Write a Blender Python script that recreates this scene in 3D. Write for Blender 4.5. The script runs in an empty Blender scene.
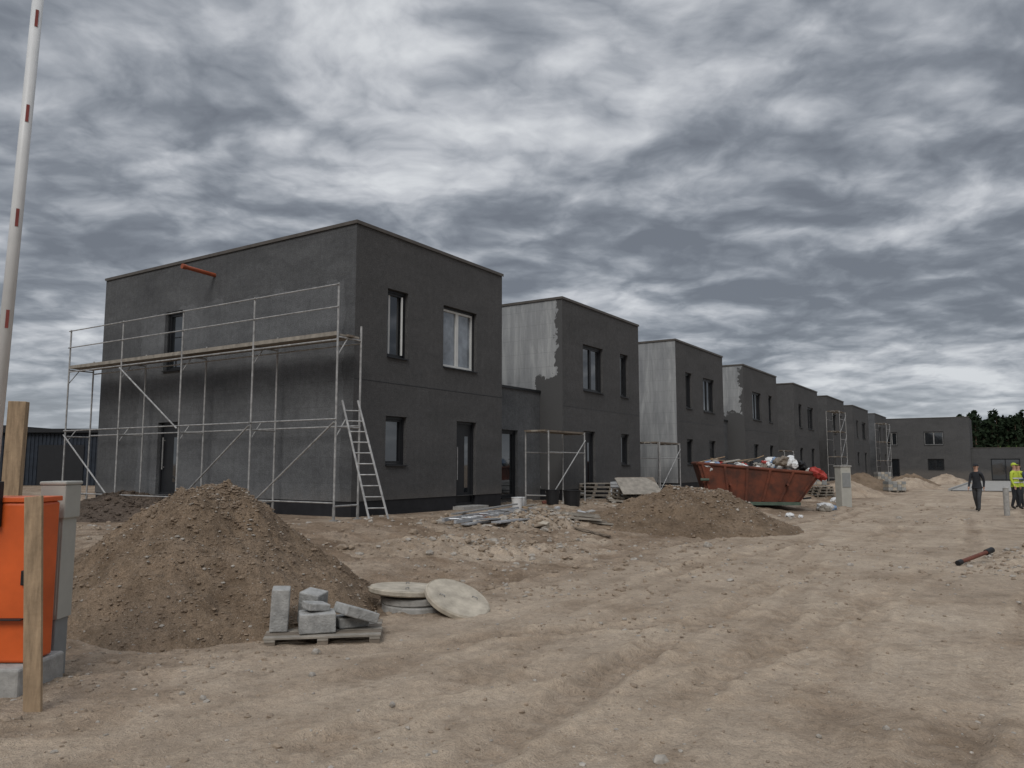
import bpy, math, random
import numpy as np
from mathutils import Vector, Matrix, Euler
random.seed(7); RNG=np.random.default_rng(7)
scene=bpy.context.scene
scene.view_settings.view_transform='Standard'; scene.view_settings.look='None'; scene.view_settings.exposure=0
# ---------------------------------------------------------------- coordinates
C0=(-3.67,17.7); ANG=math.atan2(.840,.543)
D1=(math.cos(ANG),math.sin(ANG)); D2=(-D1[1],D1[0])
def R2W(s,t,z=0): return Vector((C0[0]+s*D1[0]+t*D2[0], C0[1]+s*D1[1]+t*D2[1], z))
# ---------------------------------------------------------------- numpy noise
_perm=np.random.default_rng(3).permutation(512)
_val=np.random.default_rng(4).random(512)*2-1
def vn(x,y,seed=0):
    x=np.asarray(x,float); y=np.asarray(y,float)
    xi=np.floor(x).astype(int); yi=np.floor(y).astype(int); fx=x-xi; fy=y-yi
    fx=fx*fx*fx*(fx*(fx*6-15)+10); fy=fy*fy*fy*(fy*(fy*6-15)+10)
    def h(a,b): return _val[_perm[(_perm[(a+seed*17)%512]+b)%512]]
    return (h(xi,yi)*(1-fx)+h(xi+1,yi)*fx)*(1-fy)+(h(xi,yi+1)*(1-fx)+h(xi+1,yi+1)*fx)*fy
def fbm(x,y,o=4,seed=0,g=.5):
    r=0;a=1
    for i in range(o):
        r=r+a*vn(x*(2**i)*(1+.03*i),y*(2**i)*(1+.03*i),seed+i); a*=g
    return r
def sst(a,b,x):
    v=np.clip((x-a)/(b-a),0,1); return v*v*(3-2*v)
# (offset, wander, phase, slope, weight)
RUTS=[(-8.1,.15,.3,0,1),(-9.75,.15,.3,0,1),(-8.9,.4,1.7,.02,.6),(-10.55,.4,1.7,.02,.6),(-11.2,.4,4.0,-.03,.85),(-12.85,.4,4.0,-.03,.85),(-6.9,.5,2.3,.015,.8),(-5.3,.5,2.3,.015,.6),
      (-9.0,.3,5.2,.085,.6),(-10.65,.3,5.2,.085,.6)]
def ground_h(x,y,info=False):
    x=np.asarray(x,float); y=np.asarray(y,float)
    dx=x-C0[0]; dy=y-C0[1]
    s=dx*D1[0]+dy*D1[1]; t=dx*D2[0]+dy*D2[1]
    base=-.0045*np.clip(y,0,250)
    tg=np.interp(s,[-1e4,40,100,1e4],[.43,.43,-.42,-.9])
    lift=sst(-6,-1.2,t)
    h=base+lift*(tg-base)
    pave=sst(44,46,s)*(1-sst(98,101,s))*sst(-24,-22,t)*(1-sst(-8.5,-7.5,t))
    rough=1-.75*sst(-1.5,-.3,t); rough=rough*(1-pave)
    road=sst(-14,-12,t)*(1-sst(-8,-6.2,t))
    crumb=np.clip(fbm(x*5,y*5,3,41)-.15,0,1)*sst(.0,.55,vn(x*.6,y*.6,44))
    h=h+rough*(.032*fbm(s*.22,t*.45,3,1)+.014*fbm(s*1.6,t*2.4,3,11)*(1-.3*road)+.008*fbm(x*9,y*9,2,21)+.035*crumb*(1-.5*road))
    off=np.clip(sst(-6.5,-5,t)*(1-sst(-1.2,-.5,t)),0,1)
    h=h+off*(.06*np.abs(fbm(x*1.5,y*1.5,4,31)))
    rt=np.zeros_like(h); rg=np.zeros_like(h)
    edge=.03*vn(x*6,y*6,51)
    def track(d,k,u):
        d=d+edge
        lug=np.sign(np.sin(u*27+np.abs(d)*24))
        inb=np.exp(-(d/.15)**6)
        dz=-k*.034*inb*(1+.28*lug)+k*.026*np.exp(-((np.abs(d)-.23)/.055)**2)
        return dz,k*inb*(.78+.22*lug),k*np.exp(-((np.abs(d)-.25)/.07)**2)
    for tc,am,ph,sl,wt in RUTS:
        ss_=np.clip(s,-40,25)
        c=tc+am*np.sin(s*.14+ph)+.28*vn(s*.22,0*s,int(ph*10))+sl*ss_
        k=wt*np.clip(.6+.85*vn(s*.22,s*0+tc,5),.08,1.15)*(1-.6*sst(.1,.6,vn(s*1.1,t*1.1,9)))*(1-pave)
        dz,a,b=track(t-c,k,s); h=h+dz; rt=np.maximum(rt,a); rg=np.maximum(rg,b)
    for q in (0,1.6):
        c=5.4+q+1.2*np.sin((x+6)*.12)+.26*x+.1*vn(x*.8,x*0+q,6)
        k=(1-sst(2,7,x))*.7*np.clip(.6+.7*vn(x*.5,x*0+q*3,15),0,1.2)*(1-sst(-5.8,-4.6,t))
        dz,a,b=track(y-c,k,x); h=h+dz; rt=np.maximum(rt,a); rg=np.maximum(rg,b)
    if info: return h,s,t,road,np.clip(rt,0,1),np.clip(rg+crumb*.4,0,1)
    return h
def gz(x,y): return float(ground_h(np.array([x]),np.array([y]))[0])
# ---------------------------------------------------------------- materials
def nt(m): m.use_nodes=True; return m.node_tree
def mat(name,col,rough=.8,var=.15,scale=6,bump=.2,bscale=60,metal=0,col2=None,detail=5,spec=.3,stretch=(1,1,1),ior=None):
    m=bpy.data.materials.new(name); T=nt(m); N=T.nodes; L=T.links
    b=N['Principled BSDF']; b.inputs['Roughness'].default_value=rough; b.inputs['Metallic'].default_value=metal
    b.inputs['Specular IOR Level'].default_value=spec
    if ior: b.inputs['IOR'].default_value=ior
    tc=N.new('ShaderNodeTexCoord'); mp=N.new('ShaderNodeMapping'); mp.inputs['Scale'].default_value=stretch
    L.new(tc.outputs['Object'],mp.inputs['Vector'])
    n=N.new('ShaderNodeTexNoise'); n.inputs['Scale'].default_value=scale; n.inputs['Detail'].default_value=detail
    n.inputs['Roughness'].default_value=.6
    L.new(mp.outputs[0],n.inputs['Vector'])
    r=N.new('ShaderNodeValToRGB'); r.color_ramp.elements[0].position=.3; r.color_ramp.elements[1].position=.7
    c2=col2 if col2 else tuple(min(1,c*(1+var)) for c in col)
    c1=tuple(c*(1-var) for c in col) if not col2 else col
    r.color_ramp.elements[0].color=(*c1,1); r.color_ramp.elements[1].color=(*c2,1)
    L.new(n.outputs['Fac'],r.inputs['Fac']); L.new(r.outputs['Color'],b.inputs['Base Color'])
    if bump>0:
        n2=N.new('ShaderNodeTexNoise'); n2.inputs['Scale'].default_value=bscale; n2.inputs['Detail'].default_value=3
        L.new(tc.outputs['Object'],n2.inputs['Vector'])
        bp=N.new('ShaderNodeBump'); bp.inputs['Strength'].default_value=bump; bp.inputs['Distance'].default_value=.01
        L.new(n2.outputs['Fac'],bp.inputs['Height']); L.new(bp.outputs[0],b.inputs['Normal'])
    return m
def mixc(N,L,fac,a,b,typ='MIX'):
    x=N.new('ShaderNodeMixRGB'); x.blend_type=typ
    for k,v in (('Fac',fac),('Color1',a),('Color2',b)):
        if isinstance(v,(int,float)): x.inputs[k].default_value=v
        elif isinstance(v,tuple): x.inputs[k].default_value=(*v,1)
        else: L.new(v,x.inputs[k])
    return x.outputs[0]
def noise(N,L,vec,scale,detail=4,rough=.55,dist=0):
    n=N.new('ShaderNodeTexNoise'); n.inputs['Scale'].default_value=scale; n.inputs['Detail'].default_value=detail
    n.inputs['Roughness'].default_value=rough; n.inputs['Distortion'].default_value=dist
    if vec is not None: L.new(vec,n.inputs['Vector'])
    return n.outputs['Fac']
def ramp(N,L,fac,stops,interp='LINEAR'):
    r=N.new('ShaderNodeValToRGB'); r.color_ramp.interpolation=interp
    e=r.color_ramp.elements
    while len(e)<len(stops): e.new(.5)
    for i,(p,c) in enumerate(stops):
        e[i].position=p; e[i].color=(c,c,c,1) if isinstance(c,(int,float)) else (*c,1)
    L.new(fac,r.inputs['Fac']); return r.outputs['Color']
def mth(N,L,op,a,b=None,c=None,clamp=False):
    m=N.new('ShaderNodeMath'); m.operation=op; m.use_clamp=clamp
    for i,v in enumerate((a,b,c)):
        if v is None: continue
        if isinstance(v,(int,float)): m.inputs[i].default_value=v
        else: L.new(v,m.inputs[i])
    return m.outputs[0]
def dirt_material(name,A,B,C,use_attr=True,pebble=1.0,contrast=1.0):
    m=bpy.data.materials.new(name); T=nt(m); N=T.nodes; L=T.links; b=N['Principled BSDF']
    b.inputs['Roughness'].default_value=.95; b.inputs['Specular IOR Level'].default_value=.15
    tc=N.new('ShaderNodeTexCoord'); V=tc.outputs['Object']
    n1=noise(N,L,V,.35,5,.62,.3); n2=noise(N,L,V,2.3,5,.65); n3=noise(N,L,V,17,4,.7); n4=noise(N,L,V,75,2,.7)
    c=ramp(N,L,n1,[(.33,A),(.5,B),(.68,C)])
    c=mixc(N,L,.7*contrast,c,ramp(N,L,n2,[(.3,(.6,.57,.54)),(.5,(1,1,1)),(.7,(1.2,1.18,1.16))]),'MULTIPLY')
    c=mixc(N,L,.7*contrast,c,ramp(N,L,n3,[(.3,.62),(.5,1.0),(.7,1.2)]),'MULTIPLY')
    c=mixc(N,L,.7*contrast,c,ramp(N,L,n4,[(.3,.62),(.5,1.0),(.72,1.3)]),'MULTIPLY')
    if use_attr:
        a=N.new('ShaderNodeAttribute'); a.attribute_name='road'
        d=N.new('ShaderNodeAttribute'); d.attribute_name='damp'
        r=N.new('ShaderNodeAttribute'); r.attribute_name='rut'
        rg=N.new('ShaderNodeAttribute'); rg.attribute_name='ridge'
        c=mixc(N,L,mth(N,L,'MULTIPLY',a.outputs['Fac'],.4),c,mixc(N,L,.5,c,(.46,.375,.285)))
        rt_=N.new('ShaderNodeMapping'); rt_.inputs['Rotation'].default_value=(0,0,-ANG); L.new(V,rt_.inputs['Vector'])
        st_=N.new('ShaderNodeMapping'); st_.inputs['Scale'].default_value=(.22,1.5,1); L.new(rt_.outputs[0],st_.inputs['Vector'])
        c=mixc(N,L,.5,c,ramp(N,L,noise(N,L,st_.outputs[0],1.1,6,.7,.6),[(.32,(.72,.69,.66)),(.5,(1,1,1)),(.68,(1.14,1.13,1.11))]),'MULTIPLY')
        # darker, still damp patches
        c=mixc(N,L,mth(N,L,'MULTIPLY',ramp(N,L,noise(N,L,V,.62,6,.68,.5),[(.52,0.0),(.66,1.0)]),.7),c,(.7,.655,.61),'MULTIPLY')
        dn=mth(N,L,'MULTIPLY',d.outputs['Fac'],ramp(N,L,noise(N,L,V,.9,4,.6,.4),[(.34,0.0),(.56,1.0)]))
        c=mixc(N,L,mth(N,L,'MULTIPLY',dn,.85),c,(.58,.52,.47),'MULTIPLY')
        c=mixc(N,L,mth(N,L,'MULTIPLY',r.outputs['Fac'],.8),c,(.66,.62,.585),'MULTIPLY')  # relief shade of the tyre ruts painted into the dirt colour
        c=mixc(N,L,mth(N,L,'MULTIPLY',rg.outputs['Fac'],.5),c,(1.18,1.16,1.12),'MULTIPLY')  # ridges and crumbs lightened in colour, standing in for light on the relief
    for sc,th,mx in ((28,.2,.45),(60,.23,.5)):
        v=N.new('ShaderNodeTexVoronoi'); v.inputs['Scale'].default_value=sc; L.new(V,v.inputs['Vector'])
        sp=ramp(N,L,v.outputs['Distance'],[(th-.05,1.0),(th,0.0)])
        sep=N.new('ShaderNodeSeparateColor'); L.new(v.outputs['Color'],sep.inputs[0])
        sel=ramp(N,L,sep.outputs[0],[(1-.22*pebble,0.0),(1-.22*pebble+.02,1.0)])
        f=mth(N,L,'MULTIPLY',sp,sel); f=mth(N,L,'MULTIPLY',f,mx)
        c=mixc(N,L,f,c,ramp(N,L,sep.outputs[1],[(0,(.15,.13,.11)),(.5,(.34,.3,.26)),(1,(.6,.55,.48))]))
    L.new(c,b.inputs['Base Color'])
    hgt=mth(N,L,'ADD',mth(N,L,'MULTIPLY',n3,1.0),mth(N,L,'MULTIPLY',n4,.5))
    bp=N.new('ShaderNodeBump'); bp.inputs['Strength'].default_value=.9; bp.inputs['Distance'].default_value=.034*contrast
    L.new(hgt,bp.inputs['Height']); L.new(bp.outputs[0],b.inputs['Normal'])
    return m
M_ground=dirt_material('sandy_dirt',(.285,.222,.163),(.365,.291,.219),(.43,.352,.27))
M_pile=dirt_material('gravelly_sand',(.15,.107,.072),(.188,.137,.093),(.228,.168,.117),False,1.2,1.25)
M_soil=dirt_material('dark_soil',(.08,.062,.048),(.105,.08,.062),(.13,.1,.076),False,.6,1.2)
def plaster(name,dark,light,patch=.5,band=False):
    m=bpy.data.materials.new(name); T=nt(m); N=T.nodes; L=T.links; b=N['Principled BSDF']
    b.inputs['Roughness'].default_value=.9; b.inputs['Specular IOR Level'].default_value=.2
    tc=N.new('ShaderNodeTexCoord'); V=tc.outputs['Object']
    sp=N.new('ShaderNodeSeparateXYZ'); L.new(V,sp.inputs[0])
    mp=N.new('ShaderNodeMapping'); mp.inputs['Scale'].default_value=(1,1,2.2); L.new(V,mp.inputs['Vector'])
    f=noise(N,L,mp.outputs[0],.5,5,.6,.5)
    c=ramp(N,L,f,[(.32,dark),(.5,tuple((a+q)/2 for a,q in zip(dark,light))),(.66,light)])
    mp2=N.new('ShaderNodeMapping'); mp2.inputs['Scale'].default_value=(6,6,.5); L.new(V,mp2.inputs['Vector'])
    c=mixc(N,L,patch,c,ramp(N,L,noise(N,L,mp2.outputs[0],1.2,3,.6),[(.35,.87),(.65,1.1)]),'MULTIPLY')
    c=mixc(N,L,.75,c,ramp(N,L,noise(N,L,V,7,5,.75),[(.32,.8),(.68,1.18)]),'MULTIPLY')
    c=mixc(N,L,.9,c,ramp(N,L,noise(N,L,V,38,2,.8),[(.3,.62),(.7,1.42)]),'MULTIPLY')
    if band:
        br=N.new('ShaderNodeTexBrick'); br.inputs['Scale'].default_value=1.0; br.inputs['Color1'].default_value=(1,1,1,1); br.inputs['Color2'].default_value=(.9,.9,.9,1)
        br.inputs['Mortar'].default_value=(.78,.78,.78,1); br.inputs['Mortar Size'].default_value=.02; br.inputs['Mortar Smooth'].default_value=.9
        br.inputs['Brick Width'].default_value=1.2; br.inputs['Row Height'].default_value=.6
        cb=N.new('ShaderNodeCombineXYZ'); L.new(sp.outputs[1],cb.inputs[0]); L.new(sp.outputs[2],cb.inputs[1]); L.new(cb.outputs[0],br.inputs['Vector'])
        c=mixc(N,L,.6,c,br.outputs['Color'],'MULTIPLY')
        rg=mth(N,L,'MULTIPLY',mth(N,L,'SUBTRACT',noise(N,L,V,1.1,5,.65),.5),1.0)
        zt=mth(N,L,'GREATER_THAN',mth(N,L,'ADD',sp.outputs[2],rg),6.0)
        ct=mth(N,L,'LESS_THAN',mth(N,L,'ADD',sp.outputs[1],mth(N,L,'MULTIPLY',rg,.5)),.35)
        lt=mth(N,L,'GREATER_THAN',mth(N,L,'ADD',sp.outputs[1],rg),8.6)
        mk=mth(N,L,'MAXIMUM',mth(N,L,'MAXIMUM',zt,ct),lt)
        c=mixc(N,L,mth(N,L,'MULTIPLY',mk,.6),c,(.62,.615,.61),'MULTIPLY')
    zz=mth(N,L,'ADD',sp.outputs[2],mth(N,L,'MULTIPLY',noise(N,L,V,3,3,.6),.8))
    c=mixc(N,L,mth(N,L,'MULTIPLY',ramp(N,L,mth(N,L,'MULTIPLY',zz,.5),[(.4,1.0),(.75,0.0)]),.28),c,(.2,.17,.14))
    L.new(c,b.inputs['Base Color'])
    bp=N.new('ShaderNodeBump'); bp.inputs['Strength'].default_value=.8; bp.inputs['Distance'].default_value=.018
    L.new(mth(N,L,'ADD',noise(N,L,V,50,2,.75),mth(N,L,'MULTIPLY',noise(N,L,V,3,3,.6),1.5)),bp.inputs['Height']); L.new(bp.outputs[0],b.inputs['Normal'])
    return m
M_plA=plaster('dark_grey_render',(.07,.069,.068),(.087,.085,.084),.3)
M_plB=plaster('base_coat_render',(.092,.094,.097),(.138,.141,.144),.4,True)
M_plC=plaster('link_wall_render',(.085,.087,.09),(.12,.123,.126),.4)
def side_material(name,mode):
    m=bpy.data.materials.new(name); T=nt(m); N=T.nodes; L=T.links; b=N['Principled BSDF']
    b.inputs['Roughness'].default_value=.92; b.inputs['Specular IOR Level'].default_value=.2
    tc=N.new('ShaderNodeTexCoord'); V=tc.outputs['Object']
    mp=N.new('ShaderNodeMapping'); mp.inputs['Scale'].default_value=(1,3.0,.45); L.new(V,mp.inputs['Vector'])
    c=ramp(N,L,noise(N,L,mp.outputs[0],1.1,5,.65,.4),[(.32,(.21,.215,.22)),(.52,(.285,.29,.29)),(.68,(.37,.375,.37))])
    br=N.new('ShaderNodeTexBrick'); br.inputs['Scale'].default_value=1.0; br.inputs['Color1'].default_value=(1,1,1,1); br.inputs['Color2'].default_value=(.9,.9,.9,1)
    br.inputs['Mortar'].default_value=(.72,.72,.72,1); br.inputs['Mortar Size'].default_value=.012; br.inputs['Mortar Smooth'].default_value=.6
    br.inputs['Brick Width'].default_value=1.0; br.inputs['Row Height'].default_value=.5
    sp=N.new('ShaderNodeSeparateXYZ'); L.new(V,sp.inputs[0])
    cb=N.new('ShaderNodeCombineXYZ'); L.new(sp.outputs[1],cb.inputs[0]); L.new(sp.outputs[2],cb.inputs[1]); L.new(cb.outputs[0],br.inputs['Vector'])
    c=mixc(N,L,.6,c,br.outputs['Color'],'MULTIPLY')
    rag=mth(N,L,'MULTIPLY',mth(N,L,'SUBTRACT',noise(N,L,V,2.6,5,.7),.5),1.1)
    t=mth(N,L,'ADD',sp.outputs[1],rag)
    e1=mth(N,L,'LESS_THAN',t,.22)
    if mode=='lower':
        z=mth(N,L,'ADD',sp.outputs[2],rag)
        low=mth(N,L,'MULTIPLY',mth(N,L,'LESS_THAN',z,4.7),mth(N,L,'LESS_THAN',t,1.05))
        e1=mth(N,L,'MAXIMUM',e1,low)
    if mode=='upper':
        z=mth(N,L,'ADD',sp.outputs[2],rag); e1=mth(N,L,'MAXIMUM',e1,mth(N,L,'LESS_THAN',z,4.6))
    if mode=='none': e1=mth(N,L,'LESS_THAN',t,-5)
    c=mixc(N,L,e1,c,(.078,.077,.076)); L.new(c,b.inputs['Base Color'])
    bp=N.new('ShaderNodeBump'); bp.inputs['Strength'].default_value=.5; bp.inputs['Distance'].default_value=.015
    L.new(noise(N,L,V,14,4,.7),bp.inputs['Height']); L.new(bp.outputs[0],b.inputs['Normal'])
    return m
M_side1=side_material('base_coat_ragged','lower'); M_side2=side_material('base_coat_plain','none'); M_side3=side_material('base_coat_half','upper')
M_plinth=mat('bitumen_plinth',(.016,.016,.018),.7,.3,3)
M_cap=mat('roof_edge_metal',(.085,.075,.066),.5,.2,3,.05)
M_roof=mat('roof_felt',(.06,.06,.06),.9,.2,3)
M_frame=mat('anthracite_frame',(.018,.019,.021),.4,.1,3,0)
M_white=mat('white_frame',(.55,.55,.53),.4,.08,3,0)
M_glass=mat('window_glass',(.012,.014,.016),.04,.2,1,.15,1.2,spec=.5,ior=2.1)
M_glassp=mat('window_glass_pale',(.03,.033,.037),.1,.3,1.3,.15,1.2,col2=(.25,.28,.31),spec=.5,ior=2.1)  # pane colour mottled from near black to pale grey
M_door=mat('door_leaf',(.016,.017,.019),.45,.15,3,.05)
M_galv=mat('galvanised_steel',(.34,.335,.325),.5,.35,9,.1,metal=.3)
M_galvd=mat('painted_steel_tube',(.25,.245,.235),.6,.35,9,.1,metal=.2)
M_alu=mat('bare_aluminium',(.38,.385,.39),.45,.25,6,.05,metal=.4)
M_wood=mat('weathered_plank',(.3,.215,.135),.85,.35,4,.4,25,stretch=(6,6,.8),detail=8)
M_woodg=mat('grey_plank',(.25,.225,.19),.85,.3,6,.4,25)
M_woodd=mat('dark_plank',(.17,.14,.11),.85,.3,6,.4,25)  # darker plank tone, used on whole boards
M_pipe=mat('orange_pvc',(.28,.07,.03),.5,.15,5,.05)
M_pipeb=mat('rust_brown_pipe',(.13,.045,.03),.6,.25,8,.1)
M_orange=mat('orange_cabinet_paint',(.58,.1,.018),.4,.18,2.5,.03,10,spec=.5,detail=8)
M_black=mat('black_plastic',(.015,.015,.016),.5,.2,4,.05)
M_boom=mat('white_boom_paint',(.58,.58,.57),.4,.1,3,.03)
M_red=mat('red_reflector',(.2,.05,.04),.4,.15,8,.05)
M_ped=mat('beige_polyester_cabinet',(.37,.36,.32),.6,.1,4,.08,detail=8)
M_ped2=mat('grey_cabinet_base',(.22,.225,.22),.7,.12,5,.08)
M_conc=mat('concrete',(.31,.3,.28),.9,.2,9,.6,40)
M_concl=mat('pale_concrete',(.38,.335,.268),.9,.3,6,.5,40,detail=8)
M_conct=mat('block_concrete',(.3,.295,.28),.95,.3,11,.9,50,detail=8)
M_rust=mat('rusty_orange_paint',(.05,.028,.022),.85,.3,2.0,.5,20,col2=(.185,.055,.03),detail=10)
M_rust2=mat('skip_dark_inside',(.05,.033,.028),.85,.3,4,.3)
M_green=mat('old_green_paint',(.07,.1,.075),.7,.25,6,.2)
M_bag=mat('white_bag',(.58,.58,.57),.6,.18,5,.3,12)
M_bagb=mat('blue_bag',(.2,.28,.4),.6,.12,5,.3,12)
M_bagr=mat('red_packaging',(.35,.05,.04),.6,.12,5,.3,12)
M_slat=mat('dark_shed_cladding',(.018,.024,.034),.7,.3,3,.2)
M_pave=mat('concrete_pavers',(.3,.285,.26),.9,.2,3,.3,20)
M_stone=mat('field_stone',(.2,.177,.148),.9,.3,14,.5,50,col2=(.42,.38,.33))
M_clod=mat('dirt_clod',(.25,.195,.143),.98,.25,14,.6,50)
# ---------------------------------------------------------------- mesh builder
class MB:
    def __init__(s): s.v=[];s.f=[];s.m=[];s.mats=[]
    def mi(s,m):
        if m not in s.mats: s.mats.append(m)
        return s.mats.index(m)
    def poly(s,pts,m):
        n=len(s.v); s.v+= [tuple(p) for p in pts]; s.f.append(list(range(n,n+len(pts)))); s.m.append(s.mi(m))
    def hexa(s,p,m):
        n=len(s.v); s.v+=[tuple(q) for q in p]
        for f in ((0,3,2,1),(4,5,6,7),(0,1,5,4),(1,2,6,5),(2,3,7,6),(3,0,4,7)):
            s.f.append([n+i for i in f]); s.m.append(s.mi(m))
    def box(s,c,d,m,rot=None):
        R=rot.to_matrix() if isinstance(rot,Euler) else (rot if rot is not None else Matrix.Identity(3))
        C=Vector(c); p=[]
        for z in (-.5,.5):
            for x,y in ((-.5,-.5),(.5,-.5),(.5,.5),(-.5,.5)):
                p.append(C+R@Vector((x*d[0],y*d[1],z*d[2])))
        s.hexa(p,m)
    def bb(s,a,b,m):
        s.box([(a[i]+b[i])/2 for i in range(3)],[abs(b[i]-a[i]) for i in range(3)],m)
    def tube(s,p0,p1,r,m,n=8,r1=None,caps=True):
        p0=Vector(p0);p1=Vector(p1); d=(p1-p0)
        if d.length<1e-6: return
        q=d.to_track_quat('Z','Y'); r1=r if r1 is None else r1
        k=len(s.v)
        for P,rr in ((p0,r),(p1,r1)):
            for i in range(n):
                a=2*math.pi*i/n; s.v.append(tuple(P+q@Vector((math.cos(a)*rr,math.sin(a)*rr,0))))
        for i in range(n):
            j=(i+1)%n; s.f.append([k+i,k+j,k+n+j,k+n+i]); s.m.append(s.mi(m))
        if caps:
            s.f.append([k+i for i in range(n)][::-1]); s.m.append(s.mi(m))
            s.f.append([k+n+i for i in range(n)]); s.m.append(s.mi(m))
    def obj(s,name,parent=None,smooth=False,bevel=0,matrix=None):
        me=bpy.data.meshes.new(name); me.from_pydata(s.v,[],s.f); 
        for m in s.mats: me.materials.append(m)
        me.polygons.foreach_set('material_index',s.m)
        if smooth: me.polygons.foreach_set('use_smooth',[True]*len(s.f))
        me.update(); o=bpy.data.objects.new(name,me); bpy.context.collection.objects.link(o)
        if parent: o.parent=parent
        if matrix is not None: o.matrix_world=matrix
        if bevel:
            b=o.modifiers.new('b','BEVEL'); b.width=bevel; b.segments=2; b.limit_method='ANGLE'
        return o
def empty(name,loc=(0,0,0),rz=0):
    e=bpy.data.objects.new(name,None); bpy.context.collection.objects.link(e); e.location=loc; e.rotation_euler=(0,0,rz); return e
# ---------------------------------------------------------------- ground
def axis(lo,hi,step,g,L0,L1):
    a=list(np.arange(lo,hi,step)); st=step
    while a[-1]<L1: st=min(st*g,400); a.append(a[-1]+st)
    b=[lo];st=step
    while b[-1]>L0: st=min(st*g,400); b.append(b[-1]-st)
    return np.array(b[:0:-1]+a)
X=axis(-6.5,10,.035,1.022,-2500,2500); Y=axis(3.6,11,.035,1.01,-2500,3000)
gx,gy=np.meshgrid(X,Y); H,S_,T_,road,rut,ridge=ground_h(gx,gy,True)
far=sst(250,600,np.hypot(gx,gy)); H=H*(1-far)+far*(-1.0)
nv=gx.size; co=np.stack([gx,gy,H],-1).reshape(-1,3)
nx=len(X);ny=len(Y)
ii=(np.arange(ny-1)[:,None]*nx+np.arange(nx-1)[None,:]).ravel()
F=np.stack([ii,ii+1,ii+nx+1,ii+nx],-1)
def npmesh(name,co,F,mats,smooth=True):
    me=bpy.data.meshes.new(name); k=F.shape[1]
    me.vertices.add(len(co)); me.vertices.foreach_set('co',np.asarray(co,np.float32).ravel())
    me.loops.add(F.size); me.loops.foreach_set('vertex_index',F.ravel().astype(np.int32))
    me.polygons.add(len(F)); me.polygons.foreach_set('loop_start',np.arange(0,F.size,k,dtype=np.int32)); me.polygons.foreach_set('loop_total',np.full(len(F),k,np.int32))
    me.polygons.foreach_set('use_smooth',[smooth]*len(F))
    for m in mats: me.materials.append(m)
    me.update(calc_edges=True); me.validate()
    o=bpy.data.objects.new(name,me); bpy.context.collection.objects.link(o); return o
g=npmesh('ground',co,F,[M_ground])
for nme,arr in (('road',road),('damp',np.clip(sst(-7.5,-5.5,T_),0,1)*(1-sst(60,120,S_))),('rut',rut),('ridge',ridge)):
    a=g.data.attributes.new(nme,'FLOAT','POINT'); a.data.foreach_set('value',arr.ravel().astype(np.float32))
print('ground verts',nv)
# ---------------------------------------------------------------- stones
ICO=np.array([(-1,1.618,0),(1,1.618,0),(-1,-1.618,0),(1,-1.618,0),(0,-1,1.618),(0,1,1.618),(0,-1,-1.618),(0,1,-1.618),(1.618,0,-1),(1.618,0,1),(-1.618,0,-1),(-1.618,0,1)])/1.902
ICF=np.array([(0,11,5),(0,5,1),(0,1,7),(0,7,10),(0,10,11),(1,5,9),(5,11,4),(11,10,2),(10,7,6),(7,1,8),(3,9,4),(3,4,2),(3,2,6),(3,6,8),(3,8,9),(4,9,5),(2,4,11),(6,2,10),(8,6,7),(9,8,1)])
def stones(name,P,size,mats,parent=None,flat=.65,sink=.3):
    n=len(P); sc=size[:,None]*RNG.uniform(.65,1.25,(n,3)); sc[:,2]*=flat
    V=ICO[None]*RNG.uniform(.78,1.15,(n,12,1))*sc[:,None,:]
    a=RNG.uniform(0,6.28,n); c,s=np.cos(a)[:,None],np.sin(a)[:,None]
    x=V[...,0]*c-V[...,1]*s; y=V[...,0]*s+V[...,1]*c
    W=np.stack([x+P[:,0:1],y+P[:,1:2],V[...,2]+P[:,2:3]+(size*flat*(1-2*sink))[:,None]*.5],-1).reshape(-1,3)
    FF=(ICF[None]+(np.arange(n)*12)[:,None,None]).reshape(-1,3)
    o=npmesh(name,W,FF,mats,False)
    if parent: o.parent=parent
    if len(mats)>1:
        mi=np.repeat(RNG.integers(0,len(mats),n),20).astype(np.int32); o.data.polygons.foreach_set('material_index',mi)
    return o
n=10000
r=np.exp(RNG.uniform(math.log(4),math.log(38),n)); th=RNG.uniform(-.72,.72,n)
px=r*np.sin(th); py=r*np.cos(th)
h,s_,t_,rd,_,_=ground_h(px,py,True)
keep=(t_<-.6)&(RNG.random(n)>rd*.6); px,py,h,rk=px[keep],py[keep],h[keep],r[keep]
sz=np.clip(np.exp(RNG.normal(math.log(.0078),.58,len(px))),.004,.045)*(1+.02*rk)
stones('loose_stones',np.stack([px,py,h],-1),sz,[M_stone,M_clod,M_clod])
cl=[];cs=[]
for cx,cy,rad,nn,sz0 in [(1.2,8.2,.9,130,.024),(.5,10.6,1.6,220,.034),(-.5,12.8,2,240,.045),(2.5,13.5,2.0,180,.045),(-3.2,5.6,.7,90,.022),(-2.6,6.9,.8,110,.025),(7.5,9.5,1.3,130,.028),(8.6,13,1.6,260,.045),
    (-5.2,8.3,1,90,.025),(0.,16,2.5,260,.06),(-7,14.5,2.5,260,.06),(3.4,16.5,1.6,140,.05),(-4,6.3,.6,60,.03),(2.6,6.3,.9,50,.015),(5,7.6,1.2,60,.016),(1,24,2.5,150,.06),(12,24,2,80,.06),(6,26,3,160,.06),(14,33,5,120,.07),(-1.3,17.0,1.6,140,.06),(1.5,20.5,1.6,140,.06),(4.6,11.5,1.0,90,.03),(7,16,1.2,90,.04)]:
    q=RNG.normal(0,.5,(nn,2))*rad*[1.6,.8]+[cx,cy]; cl.append(q); cs.append(np.clip(np.exp(RNG.normal(math.log(sz0*.55),.5,nn)),.006,sz0*2.2))
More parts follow.
